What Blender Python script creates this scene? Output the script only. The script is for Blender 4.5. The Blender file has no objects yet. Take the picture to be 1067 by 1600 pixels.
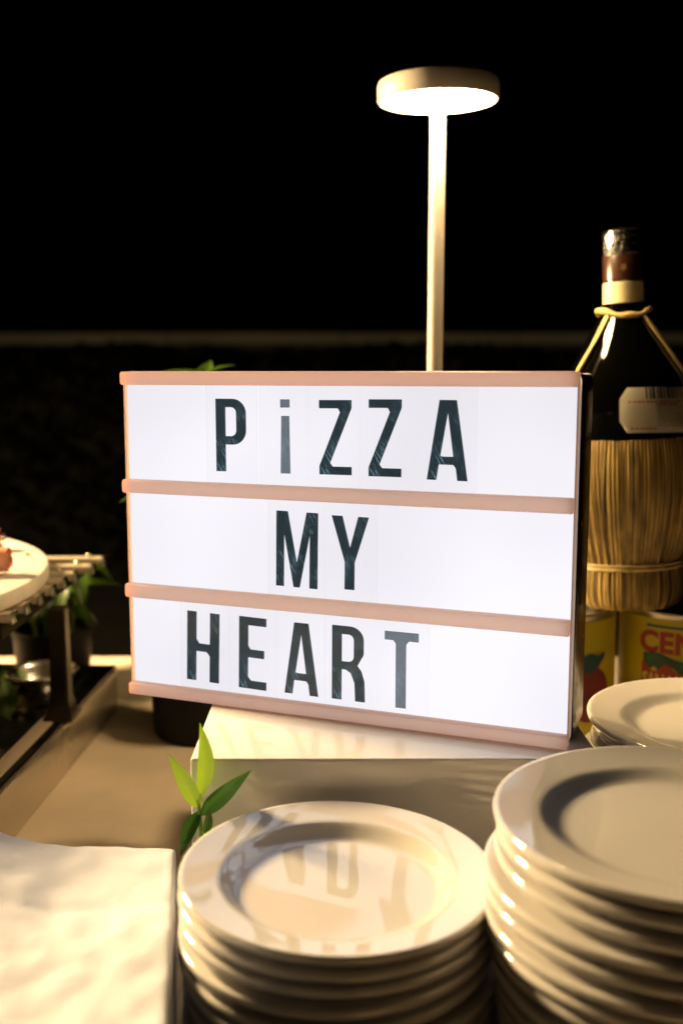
import bpy, bmesh, math, random
from mathutils import Vector, Matrix, Euler, noise
random.seed(7)
S = bpy.context.scene
COL = S.collection
R = math.radians

# ------------------------------------------------------------------ camera
cam_d = bpy.data.cameras.new('camera')
cam = bpy.data.objects.new('camera', cam_d); COL.objects.link(cam)
cam.location = (0, 0, 0)
cam.rotation_euler = (R(90 - 7.75), 0, 0)
cam_d.sensor_fit = 'VERTICAL'; cam_d.sensor_height = 36.0; cam_d.lens = 36.0
cam_d.clip_start = 0.02; cam_d.clip_end = 500
cam_d.dof.use_dof = True
cam_d.dof.focus_distance = 0.635
cam_d.dof.aperture_fstop = 4.6
S.camera = cam

# ------------------------------------------------------------------ night sky
W = bpy.data.worlds.new('World'); S.world = W; W.use_nodes = True
nt = W.node_tree
bg = nt.nodes['Background']
sky = nt.nodes.new('ShaderNodeTexSky')
sky.sky_type = 'NISHITA'; sky.sun_disc = False
sky.sun_elevation = R(-4.0); sky.sun_rotation = R(180)
nt.links.new(sky.outputs[0], bg.inputs[0])
bg.inputs[1].default_value = 0.012

S.view_settings.view_transform = 'Standard'
S.view_settings.look = 'None'
S.view_settings.exposure = 0.0
S.view_settings.gamma = 1.0
S.view_settings.use_curve_mapping = False
S.cycles.use_denoising = True
S.cycles.max_bounces = 8
S.cycles.sample_clamp_indirect = 6.0
S.cycles.caustics_reflective = True

LAMP_MAIN = 108.0          # radiance of the lamp diffuser in the picture
LAMP_SIDE = 350.0         # of the globe lamp that lights the buffet from the left
PANEL = 0.955              # radiance of the sign's lit panel
ZT = -0.34                # table top (camera height is z = 0)

# ------------------------------------------------------------------ helpers
def new_mat(name):
    m = bpy.data.materials.new(name); m.use_nodes = True
    return m, m.node_tree, m.node_tree.nodes['Principled BSDF']

def pmat(name, col, rough=0.5, metal=0.0, spec=0.5, ior=None, coat=0.0, noise_scale=None, var=0.0,
         bump=0.0, bump_scale=None, sub=0.0, sheen=0.0, stretch=None, rvar=0.0):
    m, t, b = new_mat(name)
    b.inputs['Base Color'].default_value = (*col, 1)
    b.inputs['Roughness'].default_value = rough
    b.inputs['Metallic'].default_value = metal
    b.inputs['Specular IOR Level'].default_value = spec
    if ior: b.inputs['IOR'].default_value = ior
    b.inputs['Coat Weight'].default_value = coat
    b.inputs['Coat Roughness'].default_value = 0.05
    if sub:
        b.inputs['Subsurface Weight'].default_value = sub
        b.inputs['Subsurface Radius'].default_value = (0.004, 0.003, 0.002)
    b.inputs['Sheen Weight'].default_value = sheen
    if noise_scale or bump or rvar:
        tc = t.nodes.new('ShaderNodeTexCoord')
        mp = t.nodes.new('ShaderNodeMapping')
        t.links.new(tc.outputs['Object'], mp.inputs['Vector'])
        if stretch: mp.inputs['Scale'].default_value = stretch
        if noise_scale:
            n = t.nodes.new('ShaderNodeTexNoise'); n.inputs['Scale'].default_value = noise_scale
            n.inputs['Detail'].default_value = 6
            t.links.new(mp.outputs[0], n.inputs['Vector'])
            mr = t.nodes.new('ShaderNodeMapRange')
            mr.inputs['From Min'].default_value = 0.3; mr.inputs['From Max'].default_value = 0.7
            mr.inputs['To Min'].default_value = 1 - var; mr.inputs['To Max'].default_value = 1 + var
            t.links.new(n.outputs['Fac'], mr.inputs['Value'])
            mx = t.nodes.new('ShaderNodeMix'); mx.data_type = 'RGBA'; mx.blend_type = 'MULTIPLY'
            mx.inputs[0].default_value = 1
            mx.inputs[6].default_value = (*col, 1)
            t.links.new(mr.outputs[0], mx.inputs[7])
            t.links.new(mx.outputs[2], b.inputs['Base Color'])
            if rvar:
                m2 = t.nodes.new('ShaderNodeMapRange')
                m2.inputs['From Min'].default_value = 0.3; m2.inputs['From Max'].default_value = 0.7
                m2.inputs['To Min'].default_value = max(0.01, rough - rvar); m2.inputs['To Max'].default_value = rough + rvar
                t.links.new(n.outputs['Fac'], m2.inputs['Value'])
                t.links.new(m2.outputs[0], b.inputs['Roughness'])
        if bump:
            n2 = t.nodes.new('ShaderNodeTexNoise'); n2.inputs['Scale'].default_value = bump_scale or 60
            n2.inputs['Detail'].default_value = 5
            t.links.new(mp.outputs[0], n2.inputs['Vector'])
            bp = t.nodes.new('ShaderNodeBump'); bp.inputs['Strength'].default_value = bump
            bp.inputs['Distance'].default_value = 0.002
            t.links.new(n2.outputs['Fac'], bp.inputs['Height'])
            t.links.new(bp.outputs[0], b.inputs['Normal'])
    return m

def emat(name, col, strength, var=0.0, scale=6.0):
    m = bpy.data.materials.new(name); m.use_nodes = True
    t = m.node_tree
    for n in list(t.nodes): t.nodes.remove(n)
    o = t.nodes.new('ShaderNodeOutputMaterial'); e = t.nodes.new('ShaderNodeEmission')
    e.inputs[0].default_value = (*col, 1); e.inputs[1].default_value = strength
    if var:
        tc = t.nodes.new('ShaderNodeTexCoord'); n = t.nodes.new('ShaderNodeTexNoise')
        n.inputs['Scale'].default_value = scale; n.inputs['Detail'].default_value = 1
        mr = t.nodes.new('ShaderNodeMapRange')
        mr.inputs['From Min'].default_value = 0.3; mr.inputs['From Max'].default_value = 0.7
        mr.inputs['To Min'].default_value = strength * (1 - var); mr.inputs['To Max'].default_value = strength * (1 + var)
        t.links.new(tc.outputs['Object'], n.inputs['Vector']); t.links.new(n.outputs['Fac'], mr.inputs['Value'])
        t.links.new(mr.outputs[0], e.inputs[1])
    t.links.new(e.outputs[0], o.inputs[0])
    return m

def tag(o, label=None, cat=None, group=None, kind=None):
    if label: o['label'] = label
    if cat: o['category'] = cat
    if group: o['group'] = group
    if kind: o['kind'] = kind
    return o

def empty(name, loc, label, cat, group=None, rz=0.0):
    o = bpy.data.objects.new(name, None); COL.objects.link(o)
    o.location = loc; o.rotation_euler = (0, 0, rz); o.empty_display_size = 0.02
    return tag(o, label, cat, group)

def link(name, me, mats, parent=None, loc=(0, 0, 0), rot=(0, 0, 0)):
    o = bpy.data.objects.new(name, me); COL.objects.link(o)
    for m in (mats if isinstance(mats, (list, tuple)) else [mats]):
        if m is not None and m.name not in [x.name for x in me.materials if x]: me.materials.append(m)
    o.location = loc; o.rotation_euler = rot
    if parent is not None: o.parent = parent
    return o

def mesh_from(name, bm, smooth=True, angle=35):
    bmesh.ops.recalc_face_normals(bm, faces=bm.faces)
    me = bpy.data.meshes.new(name); 
    if smooth:
        for f in bm.faces: f.smooth = True
        for e in bm.edges:
            if len(e.link_faces) == 2 and e.calc_face_angle(0) > R(angle): e.smooth = False
    bm.to_mesh(me); bm.free()
    return me

def box_bm(sx, sy, sz, bevel=0.0, seg=2, c=(0, 0, 0)):
    """box centred on c with rounded edges"""
    bm = bmesh.new()
    bmesh.ops.create_cube(bm, size=1)
    bmesh.ops.scale(bm, vec=(sx, sy, sz), verts=bm.verts)
    if bevel:
        bmesh.ops.bevel(bm, geom=list(bm.edges), offset=bevel, segments=seg, profile=0.5, affect='EDGES')
    bmesh.ops.translate(bm, vec=c, verts=bm.verts)
    return bm

def lathe_bm(prof, n=64, c=(0, 0, 0), wob=0.0, cap=True):
    """prof: list of (radius, z), from one end to the other"""
    bm = bmesh.new(); rings = []
    for (r, z) in prof:
        if r < 1e-6:
            rings.append([bm.verts.new((c[0], c[1], c[2] + z))])
        else:
            ring = []
            for k in range(n):
                a = 2 * math.pi * k / n
                rr = r * (1 + wob * math.sin(3 * a + z * 40))
                ring.append(bm.verts.new((c[0] + rr * math.cos(a), c[1] + rr * math.sin(a), c[2] + z)))
            rings.append(ring)
    for a, b in zip(rings, rings[1:]):
        for k in range(n):
            k2 = (k + 1) % n
            if len(a) == 1 and len(b) == 1: continue
            if len(a) == 1: bm.faces.new((a[0], b[k], b[k2]))
            elif len(b) == 1: bm.faces.new((a[k], a[k2], b[0]))
            else: bm.faces.new((a[k], a[k2], b[k2], b[k]))
    return bm

def tube_bm(pts, rad, n=8, bm=None, flat=1.0, cap=True):
    """tube along pts; rad a number or a list"""
    bm = bm or bmesh.new()
    pts = [Vector(p) for p in pts]; rings = []
    up = Vector((0, 0, 1))
    for i, p in enumerate(pts):
        d = (pts[min(i + 1, len(pts) - 1)] - pts[max(i - 1, 0)]).normalized()
        if abs(d.dot(up)) > 0.95: ref = Vector((1, 0, 0))
        else: ref = up
        s = d.cross(ref).normalized(); u = s.cross(d).normalized()
        r = rad[i] if isinstance(rad, (list, tuple)) else rad
        rings.append([bm.verts.new(p + s * math.cos(2 * math.pi * k / n) * r + u * math.sin(2 * math.pi * k / n) * r * flat) for k in range(n)])
    for a, b in zip(rings, rings[1:]):
        for k in range(n): bm.faces.new((a[k], a[(k + 1) % n], b[(k + 1) % n], b[k]))
    if cap:
        bm.faces.new(rings[0]); bm.faces.new(list(reversed(rings[-1])))
    return bm

def poly_mesh(name, loops, depth):
    """2D outline (with holes) in the XZ plane, given a small thickness along y"""
    cu = bpy.data.curves.new(name, 'CURVE'); cu.dimensions = '2D'; cu.fill_mode = 'BOTH'; cu.extrude = depth / 2
    for lp in loops:
        s = cu.splines.new('POLY'); s.points.add(len(lp) - 1)
        for p, q in zip(s.points, lp): p.co = (q[0], q[1], 0, 1)
        s.use_cyclic_u = True
    o = bpy.data.objects.new(name, cu); COL.objects.link(o)
    dg = bpy.context.evaluated_depsgraph_get()
    me = bpy.data.meshes.new_from_object(o.evaluated_get(dg))
    bpy.data.objects.remove(o); bpy.data.curves.remove(cu)
    me.name = name
    me.transform(Matrix.Rotation(R(90), 4, 'X'))
    return me

def text_mesh(body, size, depth=0.0004, offset=0.0, spacing=1.0):
    cu = bpy.data.curves.new('text', 'FONT'); cu.body = body; cu.size = size; cu.extrude = depth / 2
    cu.offset = offset; cu.space_character = spacing; cu.align_x = 'CENTER'; cu.resolution_u = 4
    o = bpy.data.objects.new('text', cu); COL.objects.link(o)
    dg = bpy.context.evaluated_depsgraph_get()
    me = bpy.data.meshes.new_from_object(o.evaluated_get(dg))
    bpy.data.objects.remove(o); bpy.data.curves.remove(cu)
    me.materials.clear()
    return me

# ------------------------------------------------------------------ materials
M = {}
M['table'] = pmat('table laminate', (0.78, 0.66, 0.52), 0.36, noise_scale=11, var=0.17, bump=0.05, bump_scale=220, rvar=0.10)
M['table_leg'] = pmat('table leg steel', (0.12, 0.12, 0.12), 0.4, 0.6)
M['riser'] = pmat('white glossy riser', (0.82, 0.79, 0.77), 0.09, ior=1.70, noise_scale=14, var=0.03, rvar=0.05)
M['porcelain'] = pmat('white glazed porcelain', (0.77, 0.745, 0.72), 0.030, ior=2.25, noise_scale=30, var=0.025, bump=0.012, bump_scale=35, rvar=0.02)
M['white_plastic'] = pmat('white plastic', (0.80, 0.73, 0.69), 0.32, noise_scale=40, var=0.03, sub=0.15)
def rail_mat():
    m, t, b = new_mat('translucent white plastic')
    b.inputs['Base Color'].default_value = (0.80, 0.73, 0.75, 1); b.inputs['Roughness'].default_value = 0.35
    tr = t.nodes.new('ShaderNodeBsdfTranslucent'); tr.inputs[0].default_value = (1.0, 0.71, 0.55, 1)
    ms = t.nodes.new('ShaderNodeMixShader'); ms.inputs[0].default_value = 0.80
    t.links.new(b.outputs[0], ms.inputs[1]); t.links.new(tr.outputs[0], ms.inputs[2])
    t.links.new(ms.outputs[0], t.nodes['Material Output'].inputs[0])
    return m
M['rail'] = rail_mat()
def edge_mat():
    m, t, b = new_mat('translucent frame edge')
    b.inputs['Base Color'].default_value = (0.84, 0.76, 0.70, 1); b.inputs['Roughness'].default_value = 0.35
    tr = t.nodes.new('ShaderNodeBsdfTranslucent'); tr.inputs[0].default_value = (0.98, 0.76, 0.62, 1)
    ms = t.nodes.new('ShaderNodeMixShader'); ms.inputs[0].default_value = 0.6
    t.links.new(b.outputs[0], ms.inputs[1]); t.links.new(tr.outputs[0], ms.inputs[2])
    t.links.new(ms.outputs[0], t.nodes['Material Output'].inputs[0])
    return m
M['edge'] = edge_mat()
M['black_plastic'] = pmat('black plastic', (0.012, 0.012, 0.013), 0.22, noise_scale=50, var=0.3, rvar=0.08)
M['pot'] = pmat('matte black pot', (0.006, 0.006, 0.006), 0.5, spec=0.15, noise_scale=50, var=0.3)
M['panel'] = emat('lit panel', (0.965, 0.94, 1.0), PANEL, 0.085, 7)
M['sand'] = pmat('sand lacquer', (0.68, 0.62, 0.54), 0.45, bump=0.06, bump_scale=900, noise_scale=30, var=0.04)
M['glow'] = emat('lamp diffuser', (1.0, 0.69, 0.34), LAMP_MAIN)
M['glow_side'] = emat('second lamp diffuser', (1.0, 0.69, 0.33), LAMP_SIDE)
M['bottle'] = pmat('dark bottle glass', (0.0015, 0.0015, 0.0008), 0.04, ior=1.5, coat=0.5)
M['capsule'] = pmat('brown bottle capsule', (0.040, 0.013, 0.006), 0.30, noise_scale=60, var=0.2)
M['film'] = pmat('black shrink film', (0.010, 0.008, 0.005), 0.07, coat=1.0, ior=1.8, bump=1.0, bump_scale=300)
M['gold'] = pmat('gold print', (0.7, 0.45, 0.12), 0.3, 0.8)
M['paper_label'] = pmat('cream label paper', (0.66, 0.60, 0.47), 0.6, noise_scale=60, var=0.06)
M['neck_paper'] = pmat('neck band paper', (0.66, 0.56, 0.32), 0.55, noise_scale=80, var=0.10)
M['print_black'] = pmat('black print', (0.02, 0.02, 0.02), 0.6)
M['print_grey'] = pmat('grey print', (0.25, 0.23, 0.18), 0.6)
M['print_red'] = pmat('red print', (0.42, 0.05, 0.03), 0.5)
M['print_green'] = pmat('green print', (0.03, 0.10, 0.05), 0.5, noise_scale=90, var=0.5)
M['print_teal'] = pmat('teal print', (0.02, 0.10, 0.12), 0.5)
M['print_yellow'] = pmat('yellow can print', (0.66, 0.56, 0.03), 0.35, noise_scale=25, var=0.05)
M['straw'] = pmat('dry straw', (0.33, 0.215, 0.058), 0.5, noise_scale=190, var=0.6, stretch=(1, 1, 0.05), bump=0.4, bump_scale=300)
M['raffia'] = pmat('raffia cord', (0.60, 0.45, 0.18), 0.55, noise_scale=120, var=0.25)
M['tin'] = pmat('tin', (0.55, 0.52, 0.46), 0.28, 1.0, noise_scale=80, var=0.12)
M['steel'] = pmat('brushed steel', (0.62, 0.60, 0.57), 0.25, 1.0, noise_scale=60, var=0.15, stretch=(0.1, 1, 1), rvar=0.08)
M['slat'] = pmat('weathered slat', (0.52, 0.45, 0.33), 0.4, 0.25, noise_scale=50, var=0.3, stretch=(0.1, 1, 1))
M['dark_metal'] = pmat('dark bronze metal', (0.035, 0.025, 0.014), 0.30, 0.7, noise_scale=40, var=0.2)
M['tray_top'] = pmat('black glass', (0.008, 0.008, 0.008), 0.12, noise_scale=40, var=0.2, rvar=0.05)
M['tray_side'] = pmat('steel case', (0.60, 0.53, 0.45), 0.22, 0.75, noise_scale=20, var=0.08, rvar=0.08)
M['trim'] = pmat('pale metal trim', (0.55, 0.45, 0.36), 0.35, 0.2, noise_scale=30, var=0.1)
M['board'] = pmat('pale wood board', (0.74, 0.69, 0.63), 0.42, noise_scale=10, var=0.08, stretch=(0.5, 6, 1), bump=0.1, bump_scale=60)
M['meat'] = pmat('cured meat', (0.34, 0.105, 0.05), 0.32, noise_scale=70, var=0.5, bump=0.4, bump_scale=140, sub=0.1)
M['ham'] = pmat('cooked ham', (0.66, 0.30, 0.20), 0.38, noise_scale=60, var=0.2, bump=0.2, bump_scale=120, sub=0.15)
M['crumb'] = pmat('brown crumb', (0.20, 0.08, 0.03), 0.7)
M['napkin'] = pmat('white napkin', (0.72, 0.755, 0.90), 0.75, noise_scale=30, var=0.03, bump=0.45, bump_scale=70, sheen=0.2)
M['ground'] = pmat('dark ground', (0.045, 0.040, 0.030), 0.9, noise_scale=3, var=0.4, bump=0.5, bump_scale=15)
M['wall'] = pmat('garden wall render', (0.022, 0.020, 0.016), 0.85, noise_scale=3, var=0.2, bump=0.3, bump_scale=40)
M['coping'] = pmat('pale coping stone', (0.13, 0.125, 0.105), 0.8, noise_scale=2.5, var=0.18, bump=0.2, bump_scale=50)

def leaf_mat(name, c1, c2, rough=0.35):
    m, t, b = new_mat(name)
    tc = t.nodes.new('ShaderNodeTexCoord'); n = t.nodes.new('ShaderNodeTexNoise')
    n.inputs['Scale'].default_value = 40; n.inputs['Detail'].default_value = 4
    t.links.new(tc.outputs['Object'], n.inputs['Vector'])
    mx = t.nodes.new('ShaderNodeMix'); mx.data_type = 'RGBA'
    mx.inputs[6].default_value = (*c1, 1); mx.inputs[7].default_value = (*c2, 1)
    t.links.new(n.outputs['Fac'], mx.inputs[0])
    t.links.new(mx.outputs[2], b.inputs['Base Color'])
    b.inputs['Roughness'].default_value = rough
    n2 = t.nodes.new('ShaderNodeTexNoise'); n2.inputs['Scale'].default_value = 260; n2.inputs['Detail'].default_value = 3
    t.links.new(tc.outputs['Object'], n2.inputs['Vector'])
    bp = t.nodes.new('ShaderNodeBump'); bp.inputs['Strength'].default_value = 0.35; bp.inputs['Distance'].default_value = 0.001
    t.links.new(n2.outputs['Fac'], bp.inputs['Height']); t.links.new(bp.outputs[0], b.inputs['Normal'])
    tr = t.nodes.new('ShaderNodeBsdfTranslucent'); ms = t.nodes.new('ShaderNodeMixShader')
    ms.inputs[0].default_value = 0.35
    t.links.new(mx.outputs[2], tr.inputs[0])
    out = t.nodes['Material Output']
    t.links.new(b.outputs[0], ms.inputs[1]); t.links.new(tr.outputs[0], ms.inputs[2])
    t.links.new(ms.outputs[0], out.inputs[0])
    return m
M['basil'] = leaf_mat('basil leaf', (0.03, 0.075, 0.008), (0.075, 0.13, 0.012))
M['bamboo'] = leaf_mat('fresh green leaf', (0.18, 0.36, 0.02), (0.36, 0.50, 0.03), 0.3)
M['bamboo_dark'] = leaf_mat('deep green leaf', (0.022, 0.085, 0.012), (0.05, 0.14, 0.02), 0.3)
M['stem'] = pmat('green stem', (0.16, 0.26, 0.04), 0.45)
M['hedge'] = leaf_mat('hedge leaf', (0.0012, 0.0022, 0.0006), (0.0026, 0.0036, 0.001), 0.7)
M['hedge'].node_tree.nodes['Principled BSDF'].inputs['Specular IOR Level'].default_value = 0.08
M['soil'] = pmat('potting soil', (0.03, 0.02, 0.012), 0.95, bump=0.8, bump_scale=200)

# printed letters: ink on clear film lets a little of the panel through, and is scratched
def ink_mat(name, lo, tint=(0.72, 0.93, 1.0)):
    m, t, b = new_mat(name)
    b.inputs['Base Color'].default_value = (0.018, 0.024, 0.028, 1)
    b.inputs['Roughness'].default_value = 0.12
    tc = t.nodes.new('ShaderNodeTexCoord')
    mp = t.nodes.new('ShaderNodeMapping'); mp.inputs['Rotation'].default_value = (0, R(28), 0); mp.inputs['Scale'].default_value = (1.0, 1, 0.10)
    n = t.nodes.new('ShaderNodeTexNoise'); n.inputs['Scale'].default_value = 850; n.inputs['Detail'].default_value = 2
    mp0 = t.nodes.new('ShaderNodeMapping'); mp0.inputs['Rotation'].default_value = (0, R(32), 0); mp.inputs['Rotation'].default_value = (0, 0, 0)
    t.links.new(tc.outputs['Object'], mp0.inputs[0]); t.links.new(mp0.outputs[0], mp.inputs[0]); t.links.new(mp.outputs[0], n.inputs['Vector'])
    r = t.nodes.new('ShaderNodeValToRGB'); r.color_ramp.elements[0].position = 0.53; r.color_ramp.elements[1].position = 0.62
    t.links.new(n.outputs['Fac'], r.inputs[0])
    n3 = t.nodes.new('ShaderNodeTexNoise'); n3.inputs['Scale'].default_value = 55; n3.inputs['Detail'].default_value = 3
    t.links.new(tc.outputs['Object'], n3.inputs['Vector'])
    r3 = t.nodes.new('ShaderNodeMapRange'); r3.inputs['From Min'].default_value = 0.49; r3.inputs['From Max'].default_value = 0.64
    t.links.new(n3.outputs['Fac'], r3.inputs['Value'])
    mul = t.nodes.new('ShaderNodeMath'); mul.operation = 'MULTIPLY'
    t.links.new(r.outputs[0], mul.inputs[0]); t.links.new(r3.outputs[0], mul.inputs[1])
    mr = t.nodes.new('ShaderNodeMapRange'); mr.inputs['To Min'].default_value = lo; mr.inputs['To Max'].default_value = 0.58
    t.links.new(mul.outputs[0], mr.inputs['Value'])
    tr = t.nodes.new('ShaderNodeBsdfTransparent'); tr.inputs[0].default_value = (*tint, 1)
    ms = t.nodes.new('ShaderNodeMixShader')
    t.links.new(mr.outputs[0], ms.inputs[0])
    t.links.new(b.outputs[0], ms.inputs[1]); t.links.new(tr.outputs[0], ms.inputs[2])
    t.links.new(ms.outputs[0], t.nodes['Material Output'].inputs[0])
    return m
M['ink'] = ink_mat('black letter film', 0.215)
M['ink_painted_reflect'] = ink_mat('letter film with painted reflection', 0.46, (0.86, 0.95, 1.0))  # grey reflection on i and T, imitated by a more see-through ink
def film_mat(name, tint, gloss):
    m, t, b = new_mat(name)
    b.inputs['Base Color'].default_value = (0.5, 0.5, 0.5, 1); b.inputs['Roughness'].default_value = 0.1
    tr = t.nodes.new('ShaderNodeBsdfTransparent'); tr.inputs[0].default_value = (*tint, 1)
    ms = t.nodes.new('ShaderNodeMixShader'); ms.inputs[0].default_value = gloss
    t.links.new(tr.outputs[0], ms.inputs[1]); t.links.new(b.outputs[0], ms.inputs[2])
    t.links.new(ms.outputs[0], t.nodes['Material Output'].inputs[0])
    return m
M['card'] = film_mat('clear card film', (0.995, 0.995, 0.995), 0.012)
M['card_edge'] = film_mat('clear card edge', (0.90, 0.89, 0.90), 0.05)

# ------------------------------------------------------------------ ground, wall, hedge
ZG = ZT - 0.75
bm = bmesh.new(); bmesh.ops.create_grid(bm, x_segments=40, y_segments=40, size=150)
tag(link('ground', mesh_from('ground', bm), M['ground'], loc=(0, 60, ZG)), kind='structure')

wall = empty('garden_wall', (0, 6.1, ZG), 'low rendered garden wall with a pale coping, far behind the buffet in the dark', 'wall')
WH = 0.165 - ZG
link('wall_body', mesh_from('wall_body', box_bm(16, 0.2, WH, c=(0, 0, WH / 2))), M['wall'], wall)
for k in range(16):
    me = mesh_from('coping_stone', box_bm(0.994, 0.30, 0.060, 0.008, 2)) if k == 0 else bpy.data.meshes['coping_stone']
    o = link('coping_stone', me, M['coping'], wall, loc=(-7.5 + k, 0, WH + 0.0308 + random.uniform(-.002, .002)))

def quad_leaves(n, fn, size):
    vs, fs = [], []
    for i in range(n):
        p = fn(); s = size * random.uniform(0.6, 1.3)
        e = Euler((random.uniform(-1.2, 1.2), random.uniform(-1.2, 1.2), random.uniform(0, 6.3)))
        mm = e.to_matrix(); k = len(vs)
        for q in ((0, -1, 0), (0.45, -0.1, 0.12), (0, 1, 0), (-0.45, -0.1, 0.12)):
            v = mm @ Vector(q) * s + Vector(p); vs.append(v[:])
        fs += [(k, k + 1, k + 2), (k, k + 2, k + 3)]
    me = bpy.data.meshes.new('hedge'); me.from_pydata(vs, [], fs)
    return me
def hp():
    x = random.uniform(-5, 5)
    top = 0.135 + 0.035 * noise.noise((x * 1.3, 0, 0)) + 0.02 * noise.noise((x * 5, 3, 0))
    z = ZG + (top - ZG) * (1 - random.random() ** 1.6)
    y = 5.25 + 0.5 * random.random() + 0.15 * noise.noise((x * 1.1, z * 1.5, 9))
    return (x, y, z)
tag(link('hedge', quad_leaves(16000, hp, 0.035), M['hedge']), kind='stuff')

# ------------------------------------------------------------------ buffet table
tb = empty('buffet_table', (-0.25, 0.66, ZG), 'long pale buffet table that carries the sign, plates and food', 'table')
TX, TY = 2.6, 1.09
link('table_top', mesh_from('table_top', box_bm(TX, TY, 0.035, 0.003, 2, c=(0, 0, 0.75 - 0.0175))), M['table'], tb)
lm = None
for sx in (-1, 1):
    for sy in (-1, 1):
        if lm is None: lm = mesh_from('table_leg', box_bm(0.05, 0.05, 0.7145, 0.004, 2, c=(0, 0, 0.35725)))
        link('leg', lm, M['table_leg'], tb, loc=(sx * (TX / 2 - 0.08), sy * (TY / 2 - 0.08), 0))

# ------------------------------------------------------------------ white riser under the sign
rb = box_bm(0.238, 0.208, 0.1185, 0.0016, 3, c=(0, 0, 0.05925))
rs = empty('display_riser', (0.0315, 0.672, ZT), 'glossy white box riser standing under the lit letter sign', 'riser')
link('riser_body', mesh_from('riser_body', rb), M['riser'], rs)

# ------------------------------------------------------------------ the letter light box
YAW = R(-21.2)
LW, LH = 0.300, 0.2212
lb = empty('light_box_sign', (-0.146, 0.6889, 0.0009 - LH), 'cinema style light box sign with black letters on three lit white rows', 'sign', rz=YAW)
# local: x along the front, y into the depth (away from the viewer), z up
link('back_case', mesh_from('back_case', box_bm(LW + 0.001, 0.048, LH - 0.002, 0.004, 4, c=(LW / 2, 0.0095 + 0.024, LH / 2))), M['black_plastic'], lb)
# front frame: rounded white lip around the panel
def frame_bm():
    bm = bmesh.new()
    def rr(w0, w1, h0, h1, r, y, n=6):
        out = []
        for cx, cz, a0 in ((w1 - r, h1 - r, 0), (w0 + r, h1 - r, 90), (w0 + r, h0 + r, 180), (w1 - r, h0 + r, 270)):
            for k in range(n + 1):
                a = R(a0 + 90 * k / n); out.append(bm.verts.new((cx + r * math.cos(a), y, cz + r * math.sin(a))))
        return out
    L = [rr(0, LW, 0, LH, 0.006, 0.0095), rr(0, LW, 0, LH, 0.006, 0.001), rr(0.0006, LW - 0.0006, 0.0006, LH - 0.0006, 0.0055, 0.0),
         rr(0.0018, LW - 0.0010, 0.0014, LH - 0.0014, 0.003, 0.0), rr(0.0021, LW - 0.0013, 0.0017, LH - 0.0017, 0.0028, 0.0035)]
    for a, b in zip(L, L[1:]):
        for k in range(len(a)): bm.faces.new((a[k], a[(k + 1) % len(a)], b[(k + 1) % len(b)], b[k]))
    return bm
link('front_frame', mesh_from('front_frame', frame_bm(), angle=50), M['edge'], lb)
pn = box_bm(LW - 0.0026, 0.002, LH - 0.0028, c=(LW / 2 + 0.0003, 0.0035, LH / 2))
link('lit_panel', mesh_from('lit_panel', pn), M['panel'], lb)
def rail(zc, h, x0, x1, d):
    prof = [(0.003, -h / 2), (-d * 0.55, -h / 2), (-d * 0.9, -h * 0.42), (-d, -h * 0.22), (-d, h * 0.22), (-d * 0.9, h * 0.42), (-d * 0.55, h / 2), (0.003, h / 2)]
    bm = bmesh.new()
    A = [bm.verts.new((x0, y, zc + z)) for y, z in prof]; B = [bm.verts.new((x1, y, zc + z)) for y, z in prof]
    for k in range(len(prof) - 1): bm.faces.new((A[k], A[k + 1], B[k + 1], B[k]))
    bm.faces.new(A); bm.faces.new(B)
    bmesh.ops.recalc_face_normals(bm, faces=bm.faces)
    bmesh.ops.bevel(bm, geom=[e for e in bm.edges if e.verts[0] in A and e.verts[1] in A or e.verts[0] in B and e.verts[1] in B], offset=0.0005, segments=2, affect='EDGES')
    return bm
TOPS = LH  # z of sign top
for i, (v, h) in enumerate(((-0.0046, 0.0088), (-0.0766, 0.0090), (-0.1483, 0.0094), (-0.2172, 0.0082))):
    ends = (0.0001, LW - 0.0001) if i in (0, 3) else (-0.0006, LW - 0.0012)
    link('rail', mesh_from('rail', rail(LH + v, h, ends[0], ends[1], 0.0036), angle=40), M['rail'], lb)

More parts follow.
